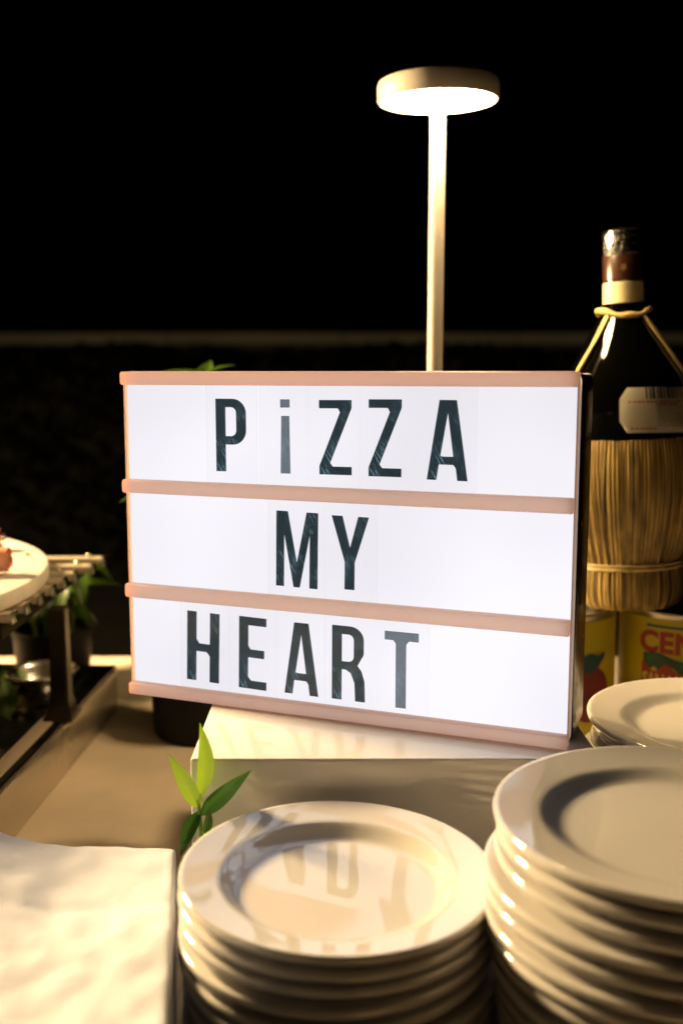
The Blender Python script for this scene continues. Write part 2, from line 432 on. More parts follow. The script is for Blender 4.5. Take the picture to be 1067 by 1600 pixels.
# letters, in millimetres
def arc(cx, cy, rx, ry, a0, a1, n=8):
    return [(cx + rx * math.cos(R(a0 + (a1 - a0) * k / n)), cy + ry * math.sin(R(a0 + (a1 - a0) * k / n))) for k in range(n + 1)]
S7 = 7.0
GL = {
 'P': [[(0, 0), (7, 0), (7, 17.5), (12, 17.5)] + arc(12.2, 27.0, 9.5, 9.5, -90, 0) + arc(12.2, 37.5, 9.5, 9.5, 0, 90) + [(0, 47)],
       [(7, 23.0), (7, 41.6), (10.5, 41.6)] + arc(11.0, 38.0, 3.7, 3.6, 90, 0) + arc(11.0, 26.6, 3.7, 3.6, 0, -90)],
 'i': [[(0, 0), (6.4, 0), (6.1, 36.6), (0.9, 36.6)], [(0.3, 41.8), (6.4, 41.8), (6.4, 47), (0.3, 47)]],
 'Z': [[(0, 0), (21.4, 0), (21.4, 5.2), (8.9, 5.2), (7.2, 7.4), (21.6, 42.0), (21.6, 47), (0.2, 47), (0.2, 41.8), (12.6, 41.8), (14.0, 39.4), (0, 5.4)]],
 'A': [[(0, 0), (5.9, 0), (7.2, 9.2), (16.0, 9.2), (17.6, 7.2), (18.6, 0), (24.8, 0), (17.4, 47), (7.0, 47)],
       [(8.1, 14.6), (12.2, 39.5), (15.9, 14.0), (8.9, 14.0)]],
 'M': [[(0, 0), (5.6, 0), (5.6, 33), (12.3, 0), (16.6, 0), (23.3, 33), (23.3, 0), (28.9, 0), (28.9, 47), (21.0, 47), (14.5, 15.5), (8.0, 47), (0, 47)]],
 'Y': [[(9.0, 0), (15.6, 0), (15.6, 17.6), (24.6, 47), (17.6, 47), (12.4, 26.8), (7.2, 47), (0, 47), (9.0, 17.6)]],
 'H': [[(0, 0), (6.6, 0), (6.6, 20.2), (13.8, 20.2), (16.0, 17.6), (16.0, 0), (22.6, 0), (22.6, 47), (16.0, 47), (16.0, 25.6), (8.6, 25.6), (6.6, 28.4), (6.6, 47), (0, 47)]],
 'E': [[(0, 0), (20.4, 0), (20.4, 5.4), (9.0, 5.4), (6.8, 7.8), (6.8, 20.6), (18.6, 20.6), (18.6, 25.9), (8.6, 25.9), (6.8, 28.2), (6.8, 41.6), (20.0, 41.6), (20.0, 47), (0, 47)]],
 'R': [[(0, 0), (6.8, 0), (6.8, 19.5), (9.5, 19.5), (13.0, 17.6), (15.6, 11.5), (16.2, 0), (22.9, 0), (22.4, 13.0), (20.4, 19.2), (17.6, 22.6)] + arc(12.4, 31.0, 9.4, 6.4, -30, 0, 3) + arc(12.4, 38.4, 9.4, 8.6, 0, 90) + [(0, 47)],
       [(6.8, 24.6), (6.8, 41.8), (11.0, 41.8)] + arc(11.4, 38.2, 3.6, 3.6, 90, 0) + arc(11.4, 28.2, 3.6, 3.6, 0, -90)],
 'T': [[(7.2, 0), (13.9, 0), (13.9, 39.4), (15.6, 41.6), (21.8, 41.6), (21.8, 47), (0, 47), (0, 41.6), (5.6, 41.6), (7.2, 39.6)]],
}
GW = {'P': 21.7, 'i': 6.4, 'Z': 21.6, 'A': 24.8, 'M': 28.9, 'Y': 24.6, 'H': 22.6, 'E': 20.4, 'R': 22.9, 'T': 21.8}
# (letter, u left, u right, top, bottom, tilt in degrees, card left, card right, label)
LET = [
 ('P', .0692, .0909, -.0175, -.0644, 0.0, .0621, .0985, 'P in the top row'),
 ('i', .1148, .1216, -.0175, -.0643, 0.4, .1004, .1336, 'small i with a dot in the top row'),
 ('Z', .1414, .1631, -.0176, -.0639, 0.5, .1345, .1675, 'first Z in the top row'),
 ('Z', .1740, .1953, -.0169, -.0639, 0.3, .1682, .2046, 'second Z in the top row'),
 ('A', .2114, .2365, -.0169, -.0647, -0.4, .2054, .2415, 'A in the top row'),
 ('M', .1114, .1403, -.0884, -.1373, -0.8, .1055, .1446, 'M in the middle row'),
 ('Y', .1495, .1743, -.0895, -.1361, -0.6, .1452, .1800, 'Y in the middle row'),
 ('H', .0447, .0690, -.1595, -.2072, -1.6, .0395, .0760, 'H in the bottom row'),
 ('E', .0837, .1038, -.1598, -.2084, -1.2, .0768, .1100, 'E in the bottom row'),
 ('A', .1167, .1405, -.1605, -.2082, -0.6, .1108, .1448, 'A in the bottom row'),
 ('R', .1498, .1724, -.1597, -.2082, -0.4, .1452, .1785, 'R in the bottom row'),
 ('T', .1852, .2073, -.1602, -.2090, 0.0, .1795, .2140, 'T in the bottom row'),
]
for ch, u0, u1, vt, vb, tilt, c0, c1, lab in LET:
    cw, chh = c1 - c0, 0.0640
    zc = LH + (vt + vb) / 2
    bmc = box_bm(cw, 0.0004, chh)
    mc = bpy.data.meshes.new('letter_card'); bmc.to_mesh(mc); bmc.free()
    mc.materials.append(M['card']); mc.materials.append(M['card_edge'])
    for p in mc.polygons: p.material_index = 0 if abs(p.normal.y) > 0.5 else 1
    card = link('letter_card', mc, None, lb, loc=((c0 + c1) / 2, 0.0012, LH + {0: -0.0405, 1: -0.1127, 2: -0.1832}[0 if vt > -.05 else (1 if vt > -.12 else 2)]), rot=(0, R(-tilt) * 0.25, 0))
    w, h = (u1 - u0) * 1000, (vt - vb) * 1000
    loops = [[((x / GW[ch] - 0.5) * w / 1000, (y / 47 - 0.5) * h / 1000) for x, y in lp] for lp in GL[ch]]
    me = poly_mesh('letter', loops, 0.00025)
    painted_reflect = ch in 'iT'  # these two carry their reflected grey in the ink itself
    lo = link('letter', me, M['ink_painted_reflect' if painted_reflect else 'ink'], lb, loc=((u0 + u1) / 2, 0.0007, zc), rot=(0, R(-tilt), 0))
    lo['label'] = ('black capital letter greyed by painted reflection, ' if painted_reflect else 'black capital letter ') + lab if ch != 'i' else 'black letter greyed by painted reflection, ' + lab

# ------------------------------------------------------------------ table lamps
def table_lamp(loc, h, glow, label, tilt=0.0):
    t = empty('table_lamp', loc, label, 'lamp')
    link('lamp_base', mesh_from('lamp_base', lathe_bm([(0, 0), (0.050, 0), (0.053, 0.002), (0.053, 0.012), (0.050, 0.015), (0, 0.015)], 64)), M['sand'], t)
    link('lamp_pole', mesh_from('lamp_pole', lathe_bm([(0.0062, 0.0152), (0.0062, h + 0.003)], 32)), M['sand'], t)
    Rh = 0.0476
    pr = [(Rh - 0.0022, 0.0045), (Rh - 0.0020, 0.0), (Rh - 0.0006, 0.0002), (Rh, 0.0012), (Rh, 0.0118), (Rh - 0.0010, 0.0146), (Rh - 0.0035, 0.0162), (Rh - 0.008, 0.0168), (0, 0.0172)]
    hd = link('lamp_head', mesh_from('lamp_head', lathe_bm(pr, 96)), M['sand'], t, loc=(0, 0, h), rot=(R(tilt), R(-tilt * 0.5), 0))
    link('diffuser', mesh_from('diffuser', lathe_bm([(0, 0.0012), (Rh - 0.0023, 0.0012), (Rh - 0.0023, 0.004), (0, 0.004)], 96)), glow, hd)
    return t
table_lamp((0.0757, 0.84, ZT), 0.2105 - ZT, M['glow'], 'slim pole table lamp with a round lit head, standing behind the light box sign', 2.0)
gl_ = empty('globe_lamp', (-0.82, 1.04, ZT), 'glowing warm globe lamp on a short pole, left of the food board', 'lamp')
link('lamp_base', mesh_from('lamp_base', lathe_bm([(0, 0), (0.070, 0), (0.072, 0.003), (0.068, 0.012), (0, 0.014)], 64)), M['dark_metal'], gl_)
link('lamp_pole', mesh_from('lamp_pole', lathe_bm([(0.008, 0.0135), (0.008, 0.415), (0.030, 0.425), (0.034, 0.440)], 32)), M['dark_metal'], gl_)
link('globe', mesh_from('globe', lathe_bm([(0.105 * math.sin(R(t)), 0.535 - 0.105 * math.cos(R(t))) for t in range(0, 181, 6)], 48)), M['glow_side'], gl_)

# ------------------------------------------------------------------ plates
def plate_mesh(name, R0, up=0.0):
    p = [(0, 0.0102 + up), (0.30 * R0, 0.0102 + up), (0.60 * R0, 0.0104 + up), (0.64 * R0, 0.0107 + up), (0.675 * R0, 0.0118 + up * .8), (0.71 * R0, 0.0136 + up * .4), (0.735 * R0, 0.0147 + up * .1), (0.755 * R0, 0.0152), (0.78 * R0, 0.0156),
         (0.90 * R0, 0.0174), (0.965 * R0, 0.0184), (0.987 * R0, 0.0188), (0.996 * R0, 0.0184), (R0, 0.0174), (R0, 0.0160), (0.994 * R0, 0.0148),
         (0.965 * R0, 0.0136), (0.87 * R0, 0.0112), (0.76 * R0, 0.0080), (0.68 * R0, 0.0035), (0.645 * R0, 0.0004), (0.63 * R0, 0.0), (0.60 * R0, 0.0), (0.585 * R0, 0.0006), (0.57 * R0, 0.0028), (0, 0.0032)]
    return mesh_from(name, lathe_bm(p, 128), angle=60)
ORD = ['topmost', 'second', 'third', 'fourth', 'fifth', 'sixth', 'seventh', 'eighth', 'ninth', 'tenth', 'eleventh', 'twelfth', 'thirteenth', 'fourteenth', 'fifteenth', 'sixteenth']
def stack(me, x, y, n, step, where, group, offs=None, jit=0.0014, tilt=(0, 0)):
    for k in range(n):                       # k = 0 is the bottom one
        i = n - 1 - k
        nm = ORD[i]
        lab = f'white porcelain plate, {nm} of {where}' if i == 0 else f'white porcelain plate, {nm} from top of {where}'
        if i == n - 1: lab = f'white porcelain plate, lowest of {where}'
        dx, dy = random.uniform(-jit, jit), random.uniform(-jit, jit)
        if offs: 
            ox, oy = offs(i); dx += ox; dy += oy
        f = k / (n - 1)
        o = link('dinner_plate', me, M['porcelain'], None, loc=(x + dx, y + dy, ZT + 0.0002 + k * step), rot=(tilt[0] * f + R(random.uniform(-.35, .35)), tilt[1] * f + R(random.uniform(-.35, .35)), random.uniform(0, 6)))
        tag(o, lab, 'plate', group)
pm1 = plate_mesh('plate_small', 0.0775, -0.0022)
pm2 = plate_mesh('plate_large', 0.0845)
stack(pm1, -0.0015, 0.477, 10, 0.0089, 'the front middle stack', 'plates in the middle front stack', tilt=(R(1.0), 0))
def off2(i):
    if i < 3: return (0, 0)
    if i < 7: return (-0.0035, -0.0005)
    return (-0.001 + 0.0004 * (i - 7), 0.0015)
stack(pm2, 0.1548, 0.4425, 15, 0.0088, 'the tall right stack', 'plates in the right hand stack', off2)
def off3(i):
    return (0, 0) if i == 0 else ((0.004, 0.003) if i < 3 else (-0.006 + 0.002 * (i % 3), -0.002 * (i % 2)))
stack(pm2, 0.243, 0.632, 12, 0.0094, 'the rear stack by the cans', 'plates in the rear stack', off3)

# ------------------------------------------------------------------ napkins
def sheet(name, w, d, t, warp, nx=64, ny=64, rc=0.006, seed=0):
    """folded sheet with rounded corners; warp(x, y) lifts it"""
    bm = bmesh.new(); g = {}
    for i in range(nx + 1):
        for j in range(ny + 1):
            u, v = i / nx * 2 - 1, j / ny * 2 - 1
            x, y = u * w / 2, v * d / 2
            ax, ay = max(0, abs(x) - (w / 2 - rc)), max(0, abs(y) - (d / 2 - rc))
            if ax > 0 and ay > 0:
                l = math.hypot(ax, ay); m_ = max(ax, ay); s = m_ / l
                x = math.copysign(w / 2 - rc + ax * s, x); y = math.copysign(d / 2 - rc + ay * s, y)
            z0 = warp(x, y); x -= 0.145 * y
            for lay in (0, 1):
                e = 1 if (i in (0, nx) or j in (0, ny)) else 0
                z = z0 + (t if lay else 0) - (0.25 * t * e if lay else -0.25 * t * e)
                g[i, j, lay] = bm.verts.new((x, y, z))
    for i in range(nx):
        for j in range(ny):
            bm.faces.new((g[i, j, 1], g[i + 1, j, 1], g[i + 1, j + 1, 1], g[i, j + 1, 1]))
            bm.faces.new((g[i, j, 0], g[i, j + 1, 0], g[i + 1, j + 1, 0], g[i + 1, j, 0]))
    for i in range(nx):
        for j in (0, ny):
            bm.faces.new((g[i, j, 0], g[i + 1, j, 0], g[i + 1, j, 1], g[i, j, 1]))
    for j in range(ny):
        for i in (0, nx):
            bm.faces.new((g[i, j, 0], g[i, j + 1, 0], g[i, j + 1, 1], g[i, j, 1]))
    return mesh_from(name, bm, angle=70)
NAP_N, NAP_T = 12, 0.0060
def warp_top(a):
    def f(x, y):
        k = max(0.0, 0.032 - x)
        return a * (0.95 * k ** 1.5 * (0.70 + 0.30 * y / 0.117) + 0.0019 * noise.noise((x * 26, y * 20, 1.3 + a)) * a + 0.0012 * noise.noise((x * 70, y * 60, 5)) + 0.0011 * a * math.exp(-((x + 0.010 + 0.06 * y) / 0.0048) ** 2) - 0.0009 * a * math.exp(-((y - 0.045 - 0.1 * x) / 0.0050) ** 2))
    return f
for k in range(NAP_N):
    f = k / (NAP_N - 1)
    me = sheet('napkin', 0.170, 0.235, NAP_T * 0.96, warp_top(f ** 2), seed=k)
    top = k == NAP_N - 1
    o = link('napkin', me, M['napkin'], None, loc=(-0.1625 + random.uniform(-.0007, .0003), 0.4365 + random.uniform(-.001, .001), ZT + 0.0006 + k * NAP_T), rot=(0, 0, R(random.uniform(-.25, .25))))
    tag(o, 'white folded napkin on top of the pile, crinkled and curling up at the left' if top else
        ('white folded napkin at the bottom of the pile beside the plates' if k == 0 else f'white folded napkin, {ORD[NAP_N - 1 - k]} from the top of the pile beside the plates'), 'napkin', 'napkins piled at the left of the plates')

# ------------------------------------------------------------------ leaf helper
def leaf_mesh(name, L, w, pointy=0.8, cup=0.25, bend=0.25, nx=6, ny=10, pucker=0.0):
    bm = bmesh.new(); g = []
    for j in range(ny + 1):
        v = j / ny
        prof = (math.sin(math.pi * min(1, v ** pointy)) ** 0.75) * (1 - 0.25 * v) if 0 < v < 1 else 0.02
        row = []
        for i in range(nx + 1):
            u = i / nx * 2 - 1
            x = u * w / 2 * prof
            z = cup * abs(u) ** 1.5 * w * 0.5 * prof - bend * L * v * v + pucker * w * math.sin(v * 22) * (1 - abs(u)) * abs(u)
            row.append(bm.verts.new((x, v * L, z)))
        g.append(row)
    for j in range(ny):
        for i in range(nx): bm.faces.new((g[j][i], g[j][i + 1], g[j + 1][i + 1], g[j + 1][i]))
    return mesh_from(name, bm)

# ------------------------------------------------------------------ bamboo sprig behind the plates
def sprig():
    t = empty('bamboo_sprig', (-0.0825, 0.556, ZT), 'fresh green bamboo sprig with pointed leaves at the corner of the white riser', 'plant')
    def P(x, y, z): return Vector((x + 0.0825, y - 0.556, z - ZT))
    link('stem', mesh_from('stem', tube_bm([P(-.0835, .556, ZT + .0004), P(-.0825, .556, -.30), P(-.0800, .5545, -.262), P(-.0805, .552, -.2445), P(-.0815, .550, -.238)], [.0016, .0015, .0013, .0010, .0006], 8)), M['stem'], t)
    def blade(a, b, w, mat, sag=0.0, roll=0.0, fold=0.25):
        a, b = P(*a), P(*b); d = b - a; L = d.length; d.normalize()
        side = d.cross(Vector((0, -1, 0.25))).normalized(); side = (Matrix.Rotation(roll, 3, d) @ side)
        nrm = side.cross(d).normalized()
        bm = bmesh.new(); g = []; ny, nx = 14, 6
        for j in range(ny + 1):
            v = j / ny
            pr = max(0.012, (math.sin(math.pi * v ** 0.80)) ** 0.9 * (1 - 0.20 * v)) if 0 < v < 1 else 0.012
            row = []
            for i in range(nx + 1):
                u = i / nx * 2 - 1
                p = a + d * L * v + side * (u * w / 2 * pr + sag * math.sin(math.pi * v)) + nrm * (fold * abs(u) * w / 2 * pr + 0.10 * L * math.sin(math.pi * v) * 0.4)
                row.append(bm.verts.new(p))
            g.append(row)
        for j in range(ny):
            for i in range(nx): bm.faces.new((g[j][i], g[j][i + 1], g[j + 1][i + 1], g[j + 1][i]))
        link('leaf', mesh_from('leaf', bm), mat, t)
    blade((-.0800, .551, -.2380), (-.0788, .549, -.1930), .0105, M['bamboo'], 0.0030, 0.3)
    blade((-.0812, .551, -.2440), (-.0968, .549, -.2110), .0110, M['bamboo'], 0.0020, -0.2)
    blade((-.0795, .5545, -.2500), (-.0500, .547, -.2195), .0125, M['bamboo_dark'], -0.0025, 0.5)
    blade((-.0800, .553, -.2460), (-.0905, .545, -.2700), .0090, M['bamboo_dark'], 0.0010, 0.2)
    blade((-.0770, .552, -.2600), (-.0740, .548, -.2420), .0060, M['bamboo_dark'], 0.0, 0.4)
    blade((-.0808, .5525, -.2440), (-.0800, .549, -.2330), .0034, M['bamboo'], 0.0006, 0.1)
    blade((-.0800, .5545, -.2640), (-.0880, .551, -.2870), .0085, M['bamboo_dark'], 0.001, 0.2)
sprig()

# ------------------------------------------------------------------ basil pots
BAS = [leaf_mesh('basil_leaf_%s' % n, L, w, 0.62, 0.30, b, 6, 9, 0.05) for n, L, w, b in (('big', .040, .027, .30), ('mid', .031, .021, .22), ('long', .046, .028, .38))]
def basil(loc, label, spread, h, n, seed, extra=(), pot_r=0.047, pot_h=0.088):
    rnd = random.Random(seed)
    t = empty('basil_pot', loc, label, 'potted plant')
    pr = [(0, 0.0), (pot_r * 0.86, 0.0), (pot_r * 0.92, 0.004), (pot_r, pot_h), (pot_r * 1.04, pot_h), (pot_r * 1.04, pot_h + 0.008), (pot_r * 0.97, pot_h + 0.008), (pot_r * 0.95, pot_h - 0.008)]
    link('pot', mesh_from('pot', lathe_bm(pr, 56)), M['pot'], t)
    link('soil', mesh_from('soil', lathe_bm([(pot_r * 0.949, pot_h - 0.010), (pot_r * 0.5, pot_h - 0.006), (0, pot_h - 0.007)], 40)), M['soil'], t)
    spots = []
    for s in range(6):
        a = s * 1.05 + rnd.uniform(-.2, .2)
        top = Vector((math.cos(a) * spread * rnd.uniform(.35, .7), math.sin(a) * spread * rnd.uniform(.3, .6), h * rnd.uniform(.72, .95)))
        b0 = Vector((math.cos(a) * pot_r * .45, math.sin(a) * pot_r * .45, pot_h - 0.008))
        mid = b0.lerp(top, .5) + Vector((0, 0, .01))
        link('stem', mesh_from('stem', tube_bm([b0, mid, top], [.0022, .0018, .0012], 6)), M['stem'], t)
        for q in range(n // 6):
            f = rnd.uniform(.35, 1.0); p = b0.lerp(mid, f * 2) if f < .5 else mid.lerp(top, f * 2 - 1)
            spots.append((p, a + rnd.uniform(-1.6, 1.6) + (math.pi if q % 3 == 0 else 0), rnd.uniform(-.5, .55)))
    for p, az, el in spots:
        o = link('leaf', rnd.choice(BAS), M['basil'], t, loc=p)
        o.rotation_euler = Euler((el, rnd.uniform(-.3, .3), az - math.pi / 2)); 
    for p, az, el, k in extra:
        o = link('leaf', BAS[k], M['basil'], t, loc=Vector(p) - Vector(loc)); o.rotation_euler = Euler((el, 0, az))
basil((-0.133, 0.943, ZT), 'leafy basil plant in a black plastic pot right behind the light box sign', 0.055, 0.315, 30, 3,
      extra=[((-.129, .934, -.003), R(84), .30, 0), ((-.127, .940, -.010), R(-14), .95, 1), ((-.133, .938, -.008), R(-70), .66, 0), ((-.119, .944, -.0065), R(-95), .34, 1), ((-.143, .944, -.009), R(30), .6, 1), ((-.173, .93, -.108), R(95), -.1, 1)], pot_r=0.049)
basil((-0.318, 1.10, ZT), 'dark leafy basil pot half hidden under the slatted rack at the far left', 0.065, 0.150, 36, 11, pot_r=0.042, pot_h=0.055,
      extra=[((-.288, 1.08, -.205), R(-150), -.5, 2), ((-.282, 1.09, -.198), R(-100), -.3, 0), ((-.31, 1.07, -.225), R(165), -.3, 2), ((-.335, 1.07, -.23), R(150), -.6, 0), ((-.300, 1.06, -.222), R(-170), -.7, 0), ((-.345, 1.06, -.235), R(-170), -.8, 1)])

# ------------------------------------------------------------------ tray (black topped food warmer) and what stands on it
RT = R(-2.7)
TRH = 0.048
tr = empty('food_warmer', (-0.2262, 1.003, ZT), 'low black topped food warmer with pale metal sides at the far left', 'food warmer', rz=RT)
# local: corner at the origin, extends to -x and -y
TW, TD = 0.50, 0.46
link('case', mesh_from('case', box_bm(TW, TD, TRH - 0.004, 0.002, 2, c=(-TW / 2, -TD / 2, (TRH - 0.004) / 2 + 0.0005))), M['tray_side'], tr)
link('black_top', mesh_from('black_top', box_bm(TW - 0.001, TD - 0.001, 0.0036, 0.0012, 2, c=(-TW / 2, -TD / 2, TRH - 0.0016))), M['tray_top'], tr)
link('trim_strip', mesh_from('trim_strip', box_bm(0.013, 0.31, 0.0016, 0.0006, 2, c=(-0.0135, -0.30, TRH + 0.0012))), M['trim'], tr)
ZTR = ZT + TRH + 0.0003

bw = empty('steel_bowl', (-0.2680, 0.890, ZTR + 0.0002), 'small round steel bowl on the black warmer top', 'bowl')
bp = [(0, .0), (.020, .0), (.022, .001), (.0225, .010), (.0265, .016), (.0300, .026), (.0312, .0290), (.0320, .0296), (.0318, .0282), (.0308, .0270), (.0282, .0190), (.0252, .0125), (.020, .0092), (0, .0085)]
bp = [(r * .98, z) for r, z in [(0, 0), (.020, 0), (.0225, .0010), (.0225, .0080), (.0262, .0145), (.0300, .0240), (.0330, .0262), (.0338, .0272), (.0330, .0280), (.0305, .0268), (.0280, .0230), (.0250, .0150), (.020, .0105), (0, .0098)]]
link('bowl_body', mesh_from('bowl_body', lathe_bm(bp, 64), angle=60), M['steel'], bw)

# rack of flat bars carried by posts
rk = empty('slatted_rack', (-0.2385, 0.845, ZTR + 0.0002), 'slatted metal bar rack on a dark post holding up the round food board', 'rack')
ox, oy, oz = rk.location
ZB = -0.1845
def loc_(x, y, z): return (x - ox, y - oy, z - oz)
pb = bmesh.new()
secs = [(0, .0125, .018), (.002, .0125, .018), (.007, .0095, .013), (.018, .0074, .0090), (.095, .0068, .0080), (ZB - .0117 - oz, .0070, .0085)]
rings = [[pb.verts.new((sx * a, sy * b, z)) for sx, sy in ((-1, -1), (1, -1), (1, 1), (-1, 1))] for z, a, b in secs]
for a, b in zip(rings, rings[1:]):
    for k in range(4): pb.faces.new((a[k], a[(k + 1) % 4], b[(k + 1) % 4], b[k]))
pb.faces.new(rings[0]); pb.faces.new(rings[-1])
bmesh.ops.bevel(pb, geom=[e for e in pb.edges if abs(e.verts[0].co.z - e.verts[1].co.z) > .001], offset=.0016, segments=2, affect='EDGES')
post = mesh_from('post', pb)
link('post', post, M['dark_metal'], rk)
link('post', post, M['dark_metal'], rk, loc=(-0.40, 0.02, 0))
beam = mesh_from('cross_beam', box_bm(.012, .250, .011, .001, 2))
link('cross_beam', beam, M['dark_metal'], rk, loc=loc_(-.246 - .010, .862, ZB - .0058))
link('cross_beam', beam, M['dark_metal'], rk, loc=loc_(-.636, .862, ZB - .0058))
ys = [.745, .776, .807, .838, .869, .900, .935, .975]
for k, y in enumerate(ys):
    x1 = -.2445 + .0012 * k + (0.006 if k > 5 else 0); x0 = -.68
    br = link('bar', mesh_from('bar', box_bm(x1 - x0, .012, .0078, .0022, 3)), M['slat'], rk, loc=loc_((x0 + x1) / 2, y, ZB + .0042))
    cp = mesh_from('end_cap', box_bm(.003, .0135, .0094, .0013, 2)) if k == 0 else bpy.data.meshes['end_cap']
    link('end_cap', cp, M['steel'], br, loc=((x1 - x0) / 2 + .0010, 0, 0))
    pg = mesh_from('peg', lathe_bm([(.0018, 0), (.0018, .0028), (.0012, .0036), (0, .0038)], 16)) if k == 0 else bpy.data.meshes['peg']
    link('peg', pg, M['tin'], br, loc=((x1 - x0) / 2 - .014, 0, .0036))

bd = empty('serving_board', (-0.520, 0.803, ZB + .0084), 'round pale serving board with cured meat on the rack', 'board')
RB = 0.276
link('board_disc', mesh_from('board_disc', lathe_bm([(0, 0), (RB - .003, 0), (RB - .001, .001), (RB, .003), (RB, .0105), (RB - .001, .0128), (RB - .003, .0138), (0, .0138)], 160)), M['board'], bd)
ZBT = ZB + .0084 + .0140

def roll_mesh(name, L, r, turns=2.3, rip=0.1, seed=0, open_=0.0):
    """slice of meat rolled up: spiral sheet extruded along x, with a ragged edge"""
    bm = bmesh.new(); na, nl = 56, 14; g = []
    for j in range(nl + 1):
        x = (j / nl - .5) * L; row = []
        for i in range(na + 1):
            f = i / na; a = f * turns * 2 * math.pi
            rr = r * (0.25 + 0.75 * f) * (1 + rip * noise.noise((math.cos(a) * 1.6 + seed, math.sin(a) * 1.6, x * 60)))
            xr = x + (rip * 0.08 * noise.noise((a * 1.1, seed, 2)) * (1 if j in (0, nl) else 0))
            row.append((bm.verts.new((xr, rr * math.cos(a), rr * math.sin(a)))))
        g.append(row)
    for j in range(nl):
        for i in range(na): bm.faces.new((g[j][i], g[j][i + 1], g[j + 1][i + 1], g[j + 1][i]))
    bmesh.ops.solidify(bm, geom=list(bm.faces), thickness=r * 0.14)
    return mesh_from(name, bm, angle=60)
mr_ = roll_mesh('meat_roll', .044, .0125, 2.3, .22, 3)
m1 = link('meat_roll', mr_, M['meat'], None, loc=(-.330, .925, ZBT + .0105), rot=(0, 0, R(25))); m1.scale = (.75, .75, .75)
tag(m1, 'browned red meat roll at the back of the serving board', 'cold cut', 'meat rolls on the board')
m2 = link('meat_roll', roll_mesh('meat_roll_smooth', .050, .0125, 2.0, .05, 8), M['ham'], None, loc=(-.294, .815, ZBT + .0130), rot=(0, 0, R(8)))
tag(m2, 'smooth pink meat roll nearest the camera on the serving board', 'cold cut', 'meat rolls on the board')
m3 = link('meat_roll', mr_, M['meat'], None, loc=(-.40, .80, ZBT + .0135), rot=(R(40), 0, R(80)))
tag(m3, 'red meat roll lying crosswise further left on the serving board', 'cold cut', 'meat rolls on the board')
bm = bmesh.new(); bmesh.ops.create_icosphere(bm, subdivisions=2, radius=.0022)
for v in bm.verts: v.co *= 1 + .35 * noise.noise(v.co * 700); v.co.z *= .6
tag(link('crumb', mesh_from('crumb', bm), M['crumb'], None, loc=(-.2800, .902, ZBT + .0010)), 'tiny brown crumb near the rim of the serving board', 'crumb')

# ------------------------------------------------------------------ tomato cans and the straw bottle
CR, CH = 0.0535, 0.1445
def can(loc, label, face):
    t = empty('food_can', loc, label, 'can')
    pr = [(0, .001), (CR - .004, .001), (CR - .0035, 0), (CR, 0), (CR + .0006, .0012), (CR, .003), (CR - .0010, .0045), (CR - .0010, CH - .0045), (CR, CH - .003), (CR + .0006, CH - .0012), (CR, CH), (CR - .0022, CH), (CR - .003, CH - .0030), (0, CH - .0030)]
    link('tin_body', mesh_from('tin_body', lathe_bm(pr, 96), angle=50), M['tin'], t)
    link('paper_label', mesh_from('paper_label', lathe_bm([(CR - .0006, .006), (CR - .0006, CH - .0062)], 96)), M['print_yellow'], t)
    return t
def wrap(me, r, ang, zc):
    """bend a flat mesh (x right, y up, z out) round the can; ang 0 faces the viewer"""
    for v in me.vertices:
        a = ang + v.co.x / r; rr = r + v.co.z
        v.co = (rr * math.sin(a), -rr * math.cos(a), zc + v.co.y)
    return me
def strip_mesh(name, pts_top, pts_bot, lift=0.0):
    vs, fs = [], []
    n = len(pts_top)
    for (x, y) in pts_top: vs.append((x, y, lift))
    for (x, y) in pts_bot: vs.append((x, y, lift))
    for k in range(n - 1): fs.append((k, n + k, n + k + 1, k + 1))
    me = bpy.data.meshes.new(name); me.from_pydata(vs, [], fs); return me
rp = CR - .0006 + .0004
c1 = can((0.2950, 0.866, ZT), 'yellow tomato can with red lettering, right behind the rear plate stack', 0)
A0 = R(-18)      # the printed front is turned a little to the left
def lin(x0, x1, f, n=40): return [(x0 + (x1 - x0) * k / n, f(x0 + (x1 - x0) * k / n)) for k in range(n + 1)]
me = strip_mesh('band', lin(-.034, .034, lambda x: CH - .0110), lin(-.034, .034, lambda x: CH - .0130), .0001)
link('printed_line', wrap(me, rp, A0 + R(4), 0), M['print_teal'], c1)
tx = text_mesh('CENTO', .0240, .0003, .0010, 1.04)
link('printed_word', wrap(tx, rp, A0 + R(6), CH - .0335), M['print_red'], c1)
gt = lin(-.036, .036, lambda x: CH - .0385 - .003 * math.cos(x / .036 * 4.0) * (1 if abs(x) < .03 else .6)); gb = lin(-.036, .036, lambda x: CH - .0480 + .003 * math.sin(x * 420) - abs(x) * .06)
link('printed_leaf', wrap(strip_mesh('leaf_band', gt, gb, .0001), rp, A0 + R(4), 0), M['print_green'], c1)
link('printed_line', wrap(strip_mesh('band', [(x, y + .0016) for x, y in gt], gt, .00015), rp, A0 + R(4), 0), M['print_teal'], c1)
